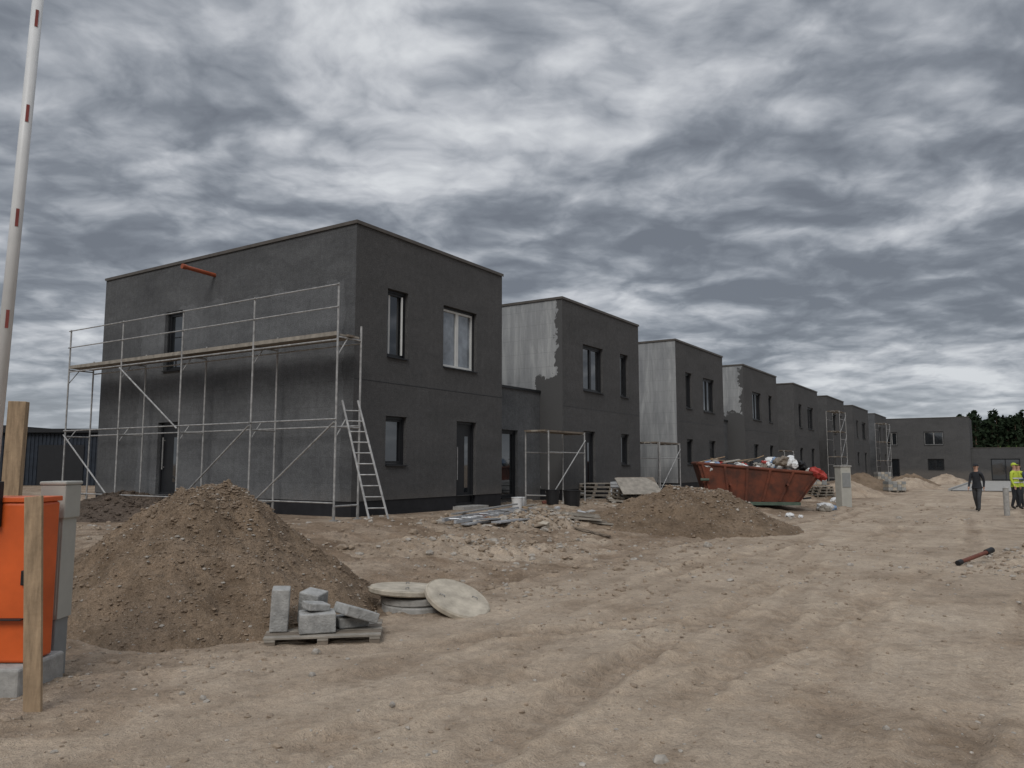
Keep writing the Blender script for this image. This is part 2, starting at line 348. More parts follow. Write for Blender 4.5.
cl=np.concatenate(cl);cs=np.concatenate(cs); hh=ground_h(cl[:,0],cl[:,1])
stones('dirt_clods',np.stack([cl[:,0],cl[:,1],hh],-1),cs,[M_clod,M_clod,M_clod,M_stone])
# ---------------------------------------------------------------- piles
def pile(name,cx,cy,rx,ry,H,seed,mt,rot=0,peb=1500,pr=.012,pmats=None,sharp=.03,lump=.07,nr=90,ns=220):
    rho=np.linspace(0,1.12,nr)[:,None]; a=np.linspace(0,2*math.pi,ns,endpoint=False)[None,:]
    rad=1+.13*vn(np.cos(a)*1.3+5,np.sin(a)*1.3+seed,seed)+.05*vn(np.cos(a)*4+5,np.sin(a)*4+seed,seed+1)
    lx=rho*np.cos(a)*rx*rad; ly=rho*np.sin(a)*ry*rad
    wx=cx+lx*math.cos(rot)-ly*math.sin(rot); wy=cy+lx*math.sin(rot)+ly*math.cos(rot)
    prof=1-np.sqrt(rho**2+sharp)+.5*sharp+0*a
    prof=np.where(prof<.12, .12*np.exp((prof-.12)/.12*1.0)*.9+.012, prof)
    toe=1-sst(.95,1.1,rho+0*a)
    z=ground_h(wx,wy)+H*(prof)*toe+ toe*(lump*H*fbm(wx*1.6+seed,wy*1.6,4,seed)*np.clip(prof*3,0,1)+.018*fbm(wx*9,wy*9,3,seed+5))-.05*(1-toe)
    co=np.stack([wx+0*z,wy+0*z,z],-1).reshape(-1,3)
    i=np.arange(nr-1)[:,None]*ns; j=np.arange(ns)[None,:]; j2=(j+1)%ns
    F=np.stack([(i+j),(i+ns+j),(i+ns+j2),(i+j2)],-1).reshape(-1,4)
    o=npmesh(name,co,F,[mt])
    if peb:
        k=RNG.integers(ns*3,len(co)-ns*8,peb); P=co[k]+RNG.normal(0,.012,(peb,3))*[1,1,0]
        s=np.clip(np.exp(RNG.normal(math.log(pr),.5,peb)),pr*.4,pr*3.5)
        st=stones('pebbles',P,s,pmats or [M_stone,M_clod,M_clod],o)
    return o
M_pclod=mat('gravel_pebble',(.125,.09,.062),.95,.3,14,.5,50,col2=(.26,.195,.138))
pile('gravel_pile',-3.5,9.25,2.08,2.0,1.56,2,M_pile,0,9000,.0095,[M_pclod]*7+[M_stone],sharp=.09,lump=.09,nr=120,ns=300)
pile('gravel_pile',5.0,20.6,2.75,2.1,1.4,6,M_pile,.1,4000,.018,[M_pclod]*6+[M_stone],sharp=.10,lump=.1)
pile('soil_heap',-8.6,17.6,2.0,1.3,.5,9,M_soil,.4,600,.03,[M_soil])
pile('soil_heap',-10.5,21.2,2.0,1.2,.5,12,M_soil,.4,300,.03,[M_soil])
pile('dirt_mound',10.6,13.8,2.4,1.5,.42,13,M_ground,.2,900,.025,lump=.2)
pile('dirt_mound',-.4,14.2,2.6,.9,.2,17,M_ground,.5,500,.03,lump=.3)
pile('dirt_mound',.6,18.6,2.4,.8,.22,18,M_ground,.9,500,.04,lump=.3)
for i,(s,t,rx,ry,H) in enumerate([(34,-5,2.2,1.6,.9),(47,-4,2.5,2,1.1),(55,-6,3,2,1.0),(66,-5,3,2,1.2),(78,-7,3.2,2.2,1.1),(29,-4.4,1.4,1,.6)]):
    p=R2W(s,t); pile('sand_pile',p.x,p.y,rx,ry,H,20+i,M_pile if i%2 else M_ground,.5,0,nr=40,ns=70)
# ---------------------------------------------------------------- buildings
TOP=7.35
def wall(mb,O,u,U,z0,z1,ops,out,mt,depth=.17):
    us=sorted({0,U}|{o[0] for o in ops}|{o[1] for o in ops}); zs=sorted({z0,z1}|{o[2] for o in ops}|{o[3] for o in ops})
    P=lambda a,z,d=0:(O[0]+u[0]*a-out[0]*d,O[1]+u[1]*a-out[1]*d,z)
    for i in range(len(us)-1):
        for j in range(len(zs)-1):
            ca=(us[i]+us[i+1])/2; cz=(zs[j]+zs[j+1])/2
            if any(o[0]<ca<o[1] and o[2]<cz<o[3] for o in ops): continue
            mb.poly([P(us[i],zs[j]),P(us[i+1],zs[j]),P(us[i+1],zs[j+1]),P(us[i],zs[j+1])],mt)
    for a,b,za,zb in [o[:4] for o in ops]:
        for q in ([(a,za),(a,zb)],[(b,zb),(b,za)],[(a,zb),(b,zb)],[(b,za),(a,za)]):
            mb.poly([P(*q[0]),P(*q[1]),P(*q[1],depth),P(*q[0],depth)],mt)
def frame_in(mb,gl,O,u,out,a,b,za,zb,kind='win',fm=None,gm=None,depth=.17,bar=None,glf=None):
    fm=fm or M_frame; gm=gm or M_glass
    R=Matrix(((u[0],-out[0],0),(u[1],-out[1],0),(0,0,1)))
    def B(x0,x1,q0,q1,d0,d1,m,t=mb):
        c=Vector(((x0+x1)/2,(d0+d1)/2,(q0+q1)/2)); w=R@c
        t.box((O[0]+w.x,O[1]+w.y,w.z),(x1-x0,d1-d0,q1-q0),m,R)
    w=.065; e=.004
    B(a+e,a+w,za+e,zb-e,depth-.07,depth+.03,M_frame); B(b-w,b-e,za+e,zb-e,depth-.07,depth+.03,M_frame)
    B(a+w,b-w,zb-w,zb-e,depth-.068,depth+.03,M_frame); B(a+w,b-w,za+e,za+w,depth-.068,depth+.03,M_frame)
    if kind=='win':
        mull=[a+w,b-w] if bar is None else [a+w,a+(b-a)*bar,b-w]
        for i in range(len(mull)-1):
            x0,x1=mull[i]+.004,mull[i+1]-.004; v=.055
            B(x0,x0+v,za+w+.004,zb-w-.004,depth-.045,depth+.02,fm); B(x1-v,x1,za+w+.004,zb-w-.004,depth-.045,depth+.02,fm)
            B(x0+v,x1-v,zb-w-.004-v,zb-w-.004,depth-.043,depth+.02,fm); B(x0+v,x1-v,za+w+.004,za+w+.004+v,depth-.043,depth+.02,fm)
        B(a+w,b-w,za+w,zb-w,depth-.005,depth+.01,gm,gl)
        B(a+.005,b-.005,za+.002,za+.03,-.05,depth-.072,M_frame)
    else:
        x0,x1=a+w+.004,b-w-.004
        B(x0,x1,za+.03,zb-w-.004,depth-.03,depth+.02,M_door)
        B(x0+(x1-x0)*.6,x0+(x1-x0)*.8,za+.35,zb-.4,depth-.034,depth-.031,M_glass,gl)
        B(x0+.06,x0+.09,za+.7,za+1.6,depth-.1,depth-.075,M_galv); 
        B(x0+.06,x0+.09,za+.75,za+.78,depth-.076,depth-.029,M_galv); B(x0+.06,x0+.09,za+1.5,za+1.53,depth-.076,depth-.029,M_galv)
def building(name,s0,s1,zb,kind,sidem,frontm=M_plA,depth=10.7,sideops=(),white=False,top=TOP):
    e=empty(name,(C0[0],C0[1],0),ANG); W=s1-s0
    k=W/6.4
    if kind=='A':
        ups=[(1.15*k,1.95*k,4.25,5.98,None),(3.45*k,5.05*k,4.23,5.95,.5)]
        lo=[(1.15*k,1.95*k,1.6,2.82,None)]; door=(4.1*k,5.05*k,.52,2.82)
    else:
        ups=[(1.5*k,3.1*k,4.25,5.95,.5),(4.6*k,5.35*k,4.25,5.98,None)]
        lo=[(4.6*k,5.35*k,1.6,2.82,None)]; door=(1.5*k,2.4*k,.52,2.82)
    sh=zb-.45
    if sh: door=(door[0],door[1],.52+sh,2.82)
    zl=zb-.15; mb=MB(); gl=MB(); fr=MB()
    ops=[o[:4] for o in ups+lo]+[door]
    pl=zb+.34
    wall(mb,(s0,0),(1,0),W,pl,top,[(door[0],door[1],pl,door[3])]+[o for o in ops if o is not door],(0,-1),frontm)
    for a,b in ((0.02,door[0]),(door[1],W-.02)): mb.bb((s0+a,.02,zl-.3),(s0+b,.3,pl-.001),M_plinth)
    mb.bb((s0+door[0]-.12,-.35,zl),(s0+door[1]+.12,.019,zb+.06),M_conc)
    mb.bb((s0+door[0],.021,zl),(s0+door[1],.3,zb+.065),M_conc)
    wall(mb,(s0,depth),(0,-1),depth,pl,top,[(depth-o[1],depth-o[0],max(o[2],pl),o[3]) for o in sideops],(-1,0),sidem)
    mb.bb((s0+.02,.301,zl-.3),(s0+.3,depth-.3,pl-.001),M_plinth)
    mb.poly([(s1,0,pl),(s1,depth,pl),(s1,depth,top),(s1,0,top)],M_plA); mb.poly([(s1,depth,pl),(s0,depth,pl),(s0,depth,top),(s1,depth,top)],M_plA)
    mb.bb((s1-.3,.301,zl-.3),(s1-.02,depth-.3,pl-.001),M_plinth); mb.bb((s0+.02,depth-.299,zl-.3),(s1-.02,depth-.02,pl-.001),M_plinth)
    mb.obj('walls',e)
    rf=MB(); o=.035; w=.38; T=top+.001
    rf.bb((s0-o,-o,T),(s1+o,w,T+.05),M_cap); rf.bb((s0-o,depth-w,T),(s1+o,depth+o,T+.05),M_cap)
    rf.bb((s0-o,w+.001,T),(s0+w,depth-w-.001,T+.05),M_cap); rf.bb((s1-w,w+.001,T),(s1+o,depth-w-.001,T+.05),M_cap)
    rf.bb((s0-o,-o-.003,T-.03),(s1+o,-o+.008,T+.052),M_cap)
    rf.bb((s0-o-.003,-o+.0085,T-.03),(s0-o+.008,depth,T+.052),M_cap)
    rf.poly([(s0+w,w,T-.35),(s1-w,w,T-.35),(s1-w,depth-w,T-.35),(s0+w,depth-w,T-.35)],M_roof)
    rf.obj('roof',e)
    for i,(a,b,za,zz,bar) in enumerate(ups+lo):
        wf=M_white if (white and i==1) else None; gm=M_glassp if ((white and i==1)) else None
        frame_in(fr,gl,(s0,0),(1,0),(0,-1),a,b,za,zz,'win',wf,gm,bar=bar)
    frame_in(fr,gl,(s0,0),(1,0),(0,-1),door[0],door[1],door[2],door[3],'door')
    for a,b,za,zz,kd in sideops:
        frame_in(fr,gl,(s0,depth),(0,-1),(-1,0),depth-b,depth-a,za,zz,kd)
    if white:
        a,b,za,zz,_=ups[0]; R=Euler((0,0,math.radians(-28))).to_matrix(); cx=s0+b-.1; 
        for dx in (-.5,-.05):
            c=R@Vector((dx,0,0)); fr.box((cx+c.x,.09+c.y*.35,(za+zz)/2),(.045,.04,zz-za-.24),M_white,R)
    fr.obj('window_and_door_frames',e); gl.obj('glazing',e)
    j=MB(); j.bb((s0+.01,-.004,3.62),(s1-.01,-.001,3.635),M_frame); j.obj('render_joint',e)
    return e
def link(s0,s1,zb,t0,top,m=M_plC,depth=6,door=True):
    e=empty('garage_link_building',(C0[0],C0[1],0),ANG); mb=MB(); gl=MB(); fr=MB(); W=s1-s0-.01
    ops=[(W*.35,W*.35+1.0,zb+.1,zb+2.3)] if door else []
    wall(mb,(s0+.005,t0),(1,0),W,zb-.3,top,ops,(0,-1),m)
    mb.poly([(s0+.005,t0,top),(s1-.005,t0,top),(s1-.005,t0+depth,top),(s0+.005,t0+depth,top)],M_roof)
    mb.bb((s0+.006,t0-.05,top+.001),(s1-.006,t0+.3,top+.08),M_frame)
    mb.obj('walls',e)
    if door: frame_in(fr,gl,(s0+.005,t0),(1,0),(0,-1),ops[0][0],ops[0][1],ops[0][2],ops[0][3],'win'); fr.obj('frames',e); gl.obj('glazing',e)
    return e
def padz(s): return float(np.interp(s,[-1e4,40,100,1e4],[.43,.43,-.42,-.9]))+.02
spec=[(0,6.2,'A',M_plB),(9.93,16.4,'B',M_side1),(20.6,27.5,'A',M_side2),(31.3,38.8,'B',M_side3),(43.5,51.6,'A',M_plA),(55.5,63.2,'B',M_plA),(68,77.6,'A',M_plA),(82.5,92,'B',M_plC)]
for i,(a,b,k,sm) in enumerate(spec):
    so=[(6.6,7.5,4.25,5.98,'win'),(6.6,7.6,.8,2.82,'door')] if i==0 else ()
    building('two_storey_house',a,b,padz(b),k,sm,sideops=so,white=(i==0))
    if i<7: link(b,spec[i+1][0],padz(b),[.9,2.6,1.0,2.6,1,2.6,1][i],[4.1,3.9,4.1,3.9,4.0,3.8,4][i],[M_plC,M_side2,M_plC,M_plA,M_plA,M_plA,M_plA][i])
mb=MB(); p=lambda s,t,z:R2W(s,t,z)
mb.tube(p(.05,5.3,6.78),p(-.95,5.3,6.82),.055,M_pipe,16); mb.tube(p(-.88,5.3,6.817),p(-1.0,5.3,6.822),.068,M_pipe,16); mb.obj('orange_drain_pipe')
def far_house():
    e=empty('two_storey_house',(0,0,0),0); s=97; zb=-.42; top=7.4
    e.location=(C0[0],C0[1],0); e.rotation_euler=(0,0,ANG)
    mb=MB(); fr=MB(); gl=MB(); t1=2.3; t0=-8.6
    W=t1-t0; O=(s,t1); u=(0,-1); out=(-1,0)
    ops=[(1.6,2.9,4.0,5.7),(5.9,8.1,4.0,5.7),(2.0,3.0,.1,2.3),(6.2,8.0,.9,2.3)]
    wall(mb,O,u,W,zb-.3,top,ops,out,M_plA); 
    mb.poly([(s,t0,zb-.3),(s+8,t0,zb-.3),(s+8,t0,top),(s,t0,top)],M_plA); mb.poly([(s+8,t0,zb-.3),(s+8,t1,zb-.3),(s+8,t1,top),(s+8,t0,top)],M_plA)
    mb.poly([(s+8,t1,zb-.3),(s,t1,zb-.3),(s,t1,top),(s+8,t1,top)],M_plA); mb.poly([(s,t0,top),(s+8,t0,top),(s+8,t1,top),(s,t1,top)],M_roof)
    mb.bb((s-.04,t0-.04,top+.001),(s+.35,t1+.04,top+.08),M_cap)
    for o in ops: frame_in(fr,gl,O,u,out,o[0],o[1],o[2],o[3],'win',fm=M_galvd if o[2]>3 else None,bar=.5 if o[1]-o[0]>1.2 else None)
    O2=(s+1,t0-.01); W2=17.5; tp=3.6
    ops2=[(2,5,zb+.1,2.3),(7,10,zb+.1,2.3),(12,13.2,.9,2.3)]
    wall(mb,O2,u,W2,zb-.3,tp,ops2,out,M_plA); mb.poly([(s+1,t0-.01,tp),(s+1,t0-W2,tp),(s+8,t0-W2,tp),(s+8,t0-.01,tp)],M_roof)
    mb.bb((s+.96,t0-W2,tp+.001),(s+1.3,t0-.05,tp+.07),M_cap)
    mb.poly([(s+1,t0-W2-.01,zb-.3),(s+8,t0-W2-.01,zb-.3),(s+8,t0-W2-.01,tp),(s+1,t0-W2-.01,tp)],M_plA)
    for o in ops2: frame_in(fr,gl,O2,u,out,o[0],o[1],o[2],o[3],'win',bar=.5)
    mb.obj('walls',e); fr.obj('window_and_door_frames',e); gl.obj('glazing',e)
far_house()
mb=MB()
for x0,x1,y,h,d in ((-52,-30.2,46,3.5,8),(-30,-20.5,44,3.2,7)):
    zb=gz(x0,y)-.2
    mb.bb((x0,y,zb),(x1,y+d,zb+h),M_slat); mb.bb((x0-.2,y-.3,zb+h+.001),(x1+.2,y+d+.2,zb+h+.22),M_frame)
    k=x0+.2
    while k<x1-.2: mb.bb((k,y-.04,zb+.1),(k+.1,y-.002,zb+h-.05),M_slat); k+=.22
    mb.bb((x0+3,y-.06,zb),(x0+5.6,y-.041,zb+2.5),M_frame)
mb.obj('dark_timber_shed')
# ---------------------------------------------------------------- scaffolding
def tubes_row(mb,a,b,r=.024,m=None): mb.tube(R2W(*a),R2W(*b),r,m or M_galv,8)
mb=MB(); ts=[-.5,2.3,5.1,7.85,10.6]; so,si=-1.02,-.3
def gzz(s,t):
    q=R2W(s,t); return gz(q.x,q.y)
for i,t in enumerate(ts):
    zo=gzz(so,t); zi=gzz(si,t)
    tubes_row(mb,(so,t,zo),(so,t,5.62)); tubes_row(mb,(si,t,zi),(si,t,4.75))
    for z in (.75,2.45,4.42): tubes_row(mb,(so,t,z),(si,t,z),.02)
    for z in (.72,2.5):
        tubes_row(mb,(so,t,z+1.5),(so+.3,t,z+1.92),.014)
    for s,z in ((so,zo),(si,zi)): mb.box(R2W(s,t,z+.01),(.15,.15,.02),M_galvd); mb.tube(R2W(s,t,z),R2W(s,t,z+.3),.034,M_galvd)
for i in range(4):
    a,b=ts[i],ts[i+1]
    for z in (5.58,5.08,2.62): tubes_row(mb,(so-.03,a-.05,z),(so-.03,b+.05,z),.017)
    tubes_row(mb,(si+.03,a,2.5),(si+.03,b,2.5),.019)
    tubes_row(mb,(si,a,4.36),(si,b,4.36),.02); tubes_row(mb,(so,a,4.36),(so,b,4.36),.02); tubes_row(mb,(so-.03,a,.82),(so-.03,b,.82),.017)
    for j,s in enumerate((so+.06,so+.27,so+.48)):
        q=R2W(s+.09,(a+b)/2,4.475+.003*j+.004*(i%2)); mb.box(q,(.2,b-a+.12*(j%2)-.01,.045),[M_woodg,M_woodd,M_woodg][(i+j)%3],Matrix.Rotation(ANG,3,'Z'))
    mb.box(R2W(so+.0,(a+b)/2,4.50),(.025,b-a-.05,.09),M_woodg,Matrix.Rotation(ANG,3,'Z'))
for a,za,b,zb in ((-.5,2.55,2.3,.6),(2.3,2.55,5.1,.6),(5.1,2.55,7.85,4.3),(7.85,.6,10.6,2.5)):
    tubes_row(mb,(so-.055,a,za),(so-.055,b,zb),.021)
mb.obj('scaffolding',smooth=False)
def trestle(s0,s1,t0,t1,lv,zb,deck=True,m=None,name='trestle_scaffold'):
    mb=MB(); m=m or M_galv
    for s in (s0,s1):
        for t in (t0,t1): tubes_row(mb,(s,t,zb),(s,t,lv[-1]+.05),.024,m)
        for z in lv: tubes_row(mb,(s,t0,z),(s,t1,z),.02,m)
        tubes_row(mb,(s,t0,zb+.3),(s,t1,zb+.3),.02,m)
    pz=zb+.2
    for z in lv:
        for t in (t0,t1): tubes_row(mb,(s0,t,z-.6),(s1,t,z-.6),.018,m)
        tubes_row(mb,(s0,t0-.03,pz),(s1,t0-.03,z-.2),.018,m); pz=z
        if deck:
            for j in range(3): mb.box(R2W((s0+s1)/2,t0+(t1-t0)*(.2+.3*j),z+.04),(s1-s0+.3,.24,.05),[M_woodd,M_woodg][j%2],Matrix.Rotation(ANG,3,'Z'))
    return mb.obj(name)
trestle(6.9,9.2,-1.2,-.4,[2.6],.42); trestle(17.0,19.3,-.6,.4,[2.5],.42); trestle(52.2,54.8,-1.5,-.5,[2.2,4.2,5.8],.25,name='scaffold_tower'); trestle(78.6,81.5,-1.6,-.5,[2,4,6],-.1,name='scaffold_tower')
trestle(39.5,42,-.2,.8,[2.5],.4)
mb=MB(); b0=Vector((-2.80,16.35,gz(-2.8,16.35))); t0=Vector((-3.58,16.93,3.05)); wv=Vector((.36,.12,0)).normalized()*.2
for k in (-1,1):
    a=b0+wv*k; b=t0+wv*k*.85; mb.tube(a,b,.024,M_galv,8)
for i in range(1,11):
    f=i/11; c=b0.lerp(t0,f); w=wv*(1-.15*f); mb.tube(c-w,c+w,.016,M_galv,6)
mb.obj('ladder')
# ---------------------------------------------------------------- pallets, blocks, lids
def pallet(mb,M,w=1.2,d=.8,mats=None):
    mats=mats or [M_woodg,M_woodd]; R=M.to_3x3()
    for i in range(6): mb.box(M@Vector((0,-d/2+.05+i*(d-.1)/5,.115+.001*(i%3))),(w+.01*((i*7)%3),.1,.022),mats[i%2],R)
    for x in (-w/2+.06,0,w/2-.06):
        mb.box(M@Vector((x,0,.092)),(.1,d,.022),mats[0],R)
        for y in (-d/2+.06,0,d/2-.06): mb.box(M@Vector((x,y,.05)),(.1,.11,.06),mats[1],R)
    for y in (-d/2+.05,0,d/2-.05): mb.box(M@Vector((0,y,.01)),(w,.1,.02),mats[0],R)
mb=MB(); gzp=gz(-1.83,7.75)-.025; Mp=Matrix.Translation((-1.83,7.75,gzp))@Matrix.Rotation(.16,4,'Z'); pallet(mb,Mp,1.08,.72,[M_woodg,M_woodd]); mb.obj('wooden_pallet',bevel=.004)
def block(c,d,rot,m=M_conct,name='concrete_block'):
    mb=MB(); mb.box((0,0,0),d,m); o=mb.obj(name,bevel=.012); o.location=c; o.rotation_euler=rot; 
    return o
z0=gzp+.128
block((-2.25,7.64,z0+.205),(.17,.24,.4),(.02,.04,.25))
block((-1.88,7.60,z0+.095),(.34,.28,.18),(0,0,.3))
block((-2.0,7.9,z0+.17),(.22,.2,.33),(.12,.14,-.3))
block((-1.53,7.74,z0+.15),(.36,.3,.1),(.0,.34,.65),M_conct,'concrete_paver')
block((-1.6,7.83,z0+.055),(.3,.24,.1),(0,0,.5),M_conct,'concrete_paver')
block((-1.90,7.63,z0+.232),(.22,.18,.07),(.05,.14,.7),M_conct,'concrete_paver')
def lid(c,r,th,rot,m,name='concrete_manhole_cover'):
    mb=MB(); n=56
    prof=[(0,-th/2),(r-.015,-th/2),(r,-th/2+.015),(r,th/2-.015),(r-.015,th/2),(r*.97,th/2),(r*.955,th/2-.006),(r*.94,th/2),(.0,th/2)]
    vs=[]; 
    for (q,z) in prof[1:-1]:
        vs.append([(q*math.cos(2*math.pi*i/n)*(1+.006*math.sin(i*1.9)),q*math.sin(2*math.pi*i/n)*(1+.006*math.sin(i*2.3)),z) for i in range(n)])
    for ring in vs: mb.v+=ring
    for k in range(len(vs)-1):
        for i in range(n):
            j=(i+1)%n; mb.f.append([k*n+i,k*n+j,(k+1)*n+j,(k+1)*n+i]); mb.m.append(mb.mi(m))
    mb.f.append(list(range(n))[::-1]); mb.m.append(0); mb.f.append([(len(vs)-1)*n+i for i in range(n)]); mb.m.append(0)
    for a in (0.6,3.74):
        p=Vector((r*.55*math.cos(a),r*.55*math.sin(a),th/2)); mb.tube(p-Vector((.03,0,0)),p+Vector((-.03,0,.02)),.005,M_galvd,6); mb.tube(p+Vector((-.03,0,.02)),p+Vector((.03,0,.02)),.005,M_galvd,6); mb.tube(p+Vector((.03,0,.02)),p+Vector((.03,0,0)),.005,M_galvd,6)
    o=mb.obj(name); o.location=c; o.rotation_euler=rot; return o
zg=gz(-1.2,9.6)
lid((-1.15,9.52,zg+.04),.42,.1,(0.02,0.02,0),M_conc); lid((-1.17,9.55,zg+.14),.42,.085,(.02,-.02,.4),M_conc)
lid((-1.27,9.52,zg+.235),.46,.07,(.03,.05,1.1),M_concl)
lid((-.64,9.22,zg+.165),.40,.07,(math.radians(17),math.radians(22),0),M_concl)
# ---------------------------------------------------------------- barrier, pedestal, stake, post
e=empty('boom_barrier',(0,0,0)); zb=gz(-3.7,6)
mb=MB(); mb.box((-3.92,6.0,zb+.07),(.74,.58,.24),M_conc); mb.obj('concrete_foot',e,bevel=.02)
mb=MB(); mb.bb((-4.10,5.86,zb+.195),(-3.58,6.16,1.36),M_orange); mb.obj('cabinet',e,bevel=.02)
mb=MB(); mb.bb((-4.11,5.85,1.362),(-3.57,6.17,1.40),M_orange); mb.bb((-4.08,5.80,.5),(-3.62,5.857,.512),M_black); mb.bb((-3.66,5.835,.75),(-3.62,5.858,.86),M_black)
mb.bb((-4.02,5.80,1.18),(-3.84,5.859,1.52),M_black)
mb.obj('top_cover_and_hinge',e,bevel=.006)
mb=MB(); a=Vector((-3.90,5.78,1.25)); b=Vector((-3.81,5.86,6.3))
mb.tube(a,b,.045,M_boom,16,.04)
mb.obj('boom',e,smooth=True)
mb=MB()
for z in (2.75,3.55,4.4,5.2,6.0):
    f=(z-1.25)/5.05; c=a.lerp(b,f); rr=.045-.005*f
    mb.box(c+Vector((rr*.62,-rr*.8,0)),(.022,.006,.14),M_red,Euler((0,.018,.65)))
mb.obj('reflectors',e,smooth=False)
e=empty('utility_pedestal',(-3.71,6.38,gz(-3.71,6.38)))
mb=MB(); mb.box((0,0,.22),(.135,.18,.5),M_ped2); mb.obj('base',e,bevel=.01)
mb=MB(); mb.box((0,0,.87),(.17,.2,.8),M_ped); mb.box((.0,-.102,.87),(.14,.008,.74),M_ped); mb.obj('door_body',e,bevel=.008)
mb=MB(); mb.box((0.0,0,1.40),(.205,.23,.27),M_ped); mb.box((0,0,1.55),(.22,.25,.03),M_ped); mb.obj('cap',e,bevel=.01)
mb=MB(); mb.tube((-.05,-.108,.9),(-.05,-.12,.9),.013,M_black,10); mb.obj('lock',e)
mb=MB(); zg=gz(-3.25,5.43); 
mb.hexa([(-3.31,5.40,zg-.05),(-3.20,5.42,zg-.05),(-3.20,5.445,zg-.05),(-3.31,5.425,zg-.05),(-3.41,5.42,1.42),(-3.30,5.44,1.43),(-3.30,5.465,1.43),(-3.41,5.445,1.42)],M_wood); mb.obj('wooden_stake',bevel=.003)
mb=MB(); mb.box((-5.17,8.0,1.1),(.17,.1,2.4),M_wood,Euler((0,.015,.2))); mb.obj('timber_post',bevel=.006)
# ---------------------------------------------------------------- skip
def crumple(o,k,fr,am,fl=None):
    V=np.array([v.co[:] for v in o.data.vertices]); V/=np.linalg.norm(V,axis=1)[:,None]
    q=fbm(V[:,0]*fr+k,V[:,1]*fr+V[:,2]*fr*.8+k,4,int(k)%9); V=V*(1+am*q)[:,None]
    if fl is not None: V[:,2]=np.maximum(V[:,2],fl)
    o.data.vertices.foreach_set('co',V.astype(np.float32).ravel()); o.data.update()
def skip():
    e=empty('rubbish_skip',(9.45,30.2,gz(9.4,30.2)),math.radians(-8)); e.scale=(.9,.95,1)
    mb=MB(); L=2.5; l=1.75; H=1.45; w=1.0; wt=1.15
    bot=[(-l-.3,-w,.12),(l-.1,-w,.12),(l-.1,w,.12),(-l-.3,w,.12)]; top=[(-L,-wt,H+.12),(L,-wt,H-.28),(L,wt,H-.28),(-L,wt,H+.12)]
    inn=[(x*.97,y*.96,z) for x,y,z in top]; inb=[(x*.97,y*.95,.2) for x,y,z in bot]
    mb.poly(bot[::-1],M_rust)
    for i in range(4):
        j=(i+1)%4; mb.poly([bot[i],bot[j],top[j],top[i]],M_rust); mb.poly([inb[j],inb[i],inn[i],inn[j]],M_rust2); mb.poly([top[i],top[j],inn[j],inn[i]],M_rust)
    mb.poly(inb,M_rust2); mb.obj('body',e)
    mb=MB()
    for i in range(4):
        j=(i+1)%4; mb.tube(top[i],top[j],.06,M_rust,8)
    for k in range(6):
        f=.04+k*.184
        for sy in (-1,1):
            bx=-l-.3+(2*l+.2)*f; tx=-L+2*L*f; tz=H+.12-.4*f
            p=[(bx-.05,sy*(w+.0),.14),(bx+.05,sy*(w+.0),.14),(tx+.05,sy*(wt+.0),tz-.02),(tx-.05,sy*wt,tz-.02)]
            q=[(a,b+sy*.07,c) for a,b,c in p]; mb.hexa(q+p if sy<0 else p+q,M_rust)
    mb.bb((-l-.3,-w-.1,.0),(l-.1,-w+.15,.118),M_green); mb.bb((-l-.3,w-.15,0),(l-.1,w+.1,.118),M_green)
    mb.tube((-2.4,-wt-.12,.95),(-2.05,-wt-.12,.95),.05,M_green); 
    for x in (-1.2,1.1): mb.tube((x,-w-.05,.75),(x,-wt-.28,.78),.05,M_rust)
    mb.obj('ribs_and_lugs',e)
    for k in range(64):
        x=random.uniform(-2.1,2.45); y=random.uniform(-1.05,.95); f=(x+2.5)/5; z=H+.02-.4*f+random.uniform(-.12,.1)+.36*math.exp(-((x-1.2)/1.0)**2)
        m=random.choice([M_bag]*(6 if x>.3 else 1)+[M_bagb,M_bagr,M_woodg,M_black,M_woodd]+([M_woodg] if x<.3 else [])); s=random.uniform(.13,.32)
        bpy.ops.mesh.primitive_ico_sphere_add(subdivisions=3,radius=1); o=bpy.context.object; o.name='rubbish_bag'
        crumple(o,k,2.5,.36)
        o.scale=(s*1.2,s,s*.65); o.location=(x,y,z); o.rotation_euler=(random.uniform(-.5,.5),random.uniform(-.5,.5),random.uniform(0,6)); o.data.materials.append(m); o.parent=e
    mb=MB()
    for k in range(14):
        x=random.uniform(-2,1.5); mb.box((x,random.uniform(-.6,.6),H+.14-.06*x),(random.uniform(.8,1.6),.12,.03),random.choice([M_wood,M_woodg,M_woodd]),Euler((random.uniform(-.3,.3),random.uniform(-.4,.4),random.uniform(-1,1))))
    mb.obj('timber_offcuts',e)
skip()
def bag(x,y,s,m,name='rubble_bag'):
    bpy.ops.mesh.primitive_ico_sphere_add(subdivisions=3,radius=1); o=bpy.context.object; o.name=name; k=int(x*10)%50
    crumple(o,k,2,.3,-.6)
    o.scale=(s*1.2,s,s*.7); o.location=(x,y,gz(x,y)+s*.4); o.rotation_euler=(0,0,x*3); o.data.materials.append(m)
for x,y,s,m in ((12.2,30.3,.26,M_bag),(12.6,30.7,.2,M_bagb),(12.0,29.8,.2,M_woodg),(9.5,26.6,.12,M_bag),(9.8,26.4,.08,M_bag),(5.1,27.4,.2,M_bag),(15,36,.2,M_bag)): bag(x,y,s,m)
e=empty('concrete_meter_pillar',(13.9,32.5,gz(13.9,32.5)),.3); mb=MB(); mb.box((0,0,.8),(.5,.38,1.7),M_ped); mb.box((0,0,1.68),(.56,.44,.06),M_conc); mb.box((0,-.2,1.1),(.4,.02,.6),M_ped2); mb.obj('body',e,bevel=.015)
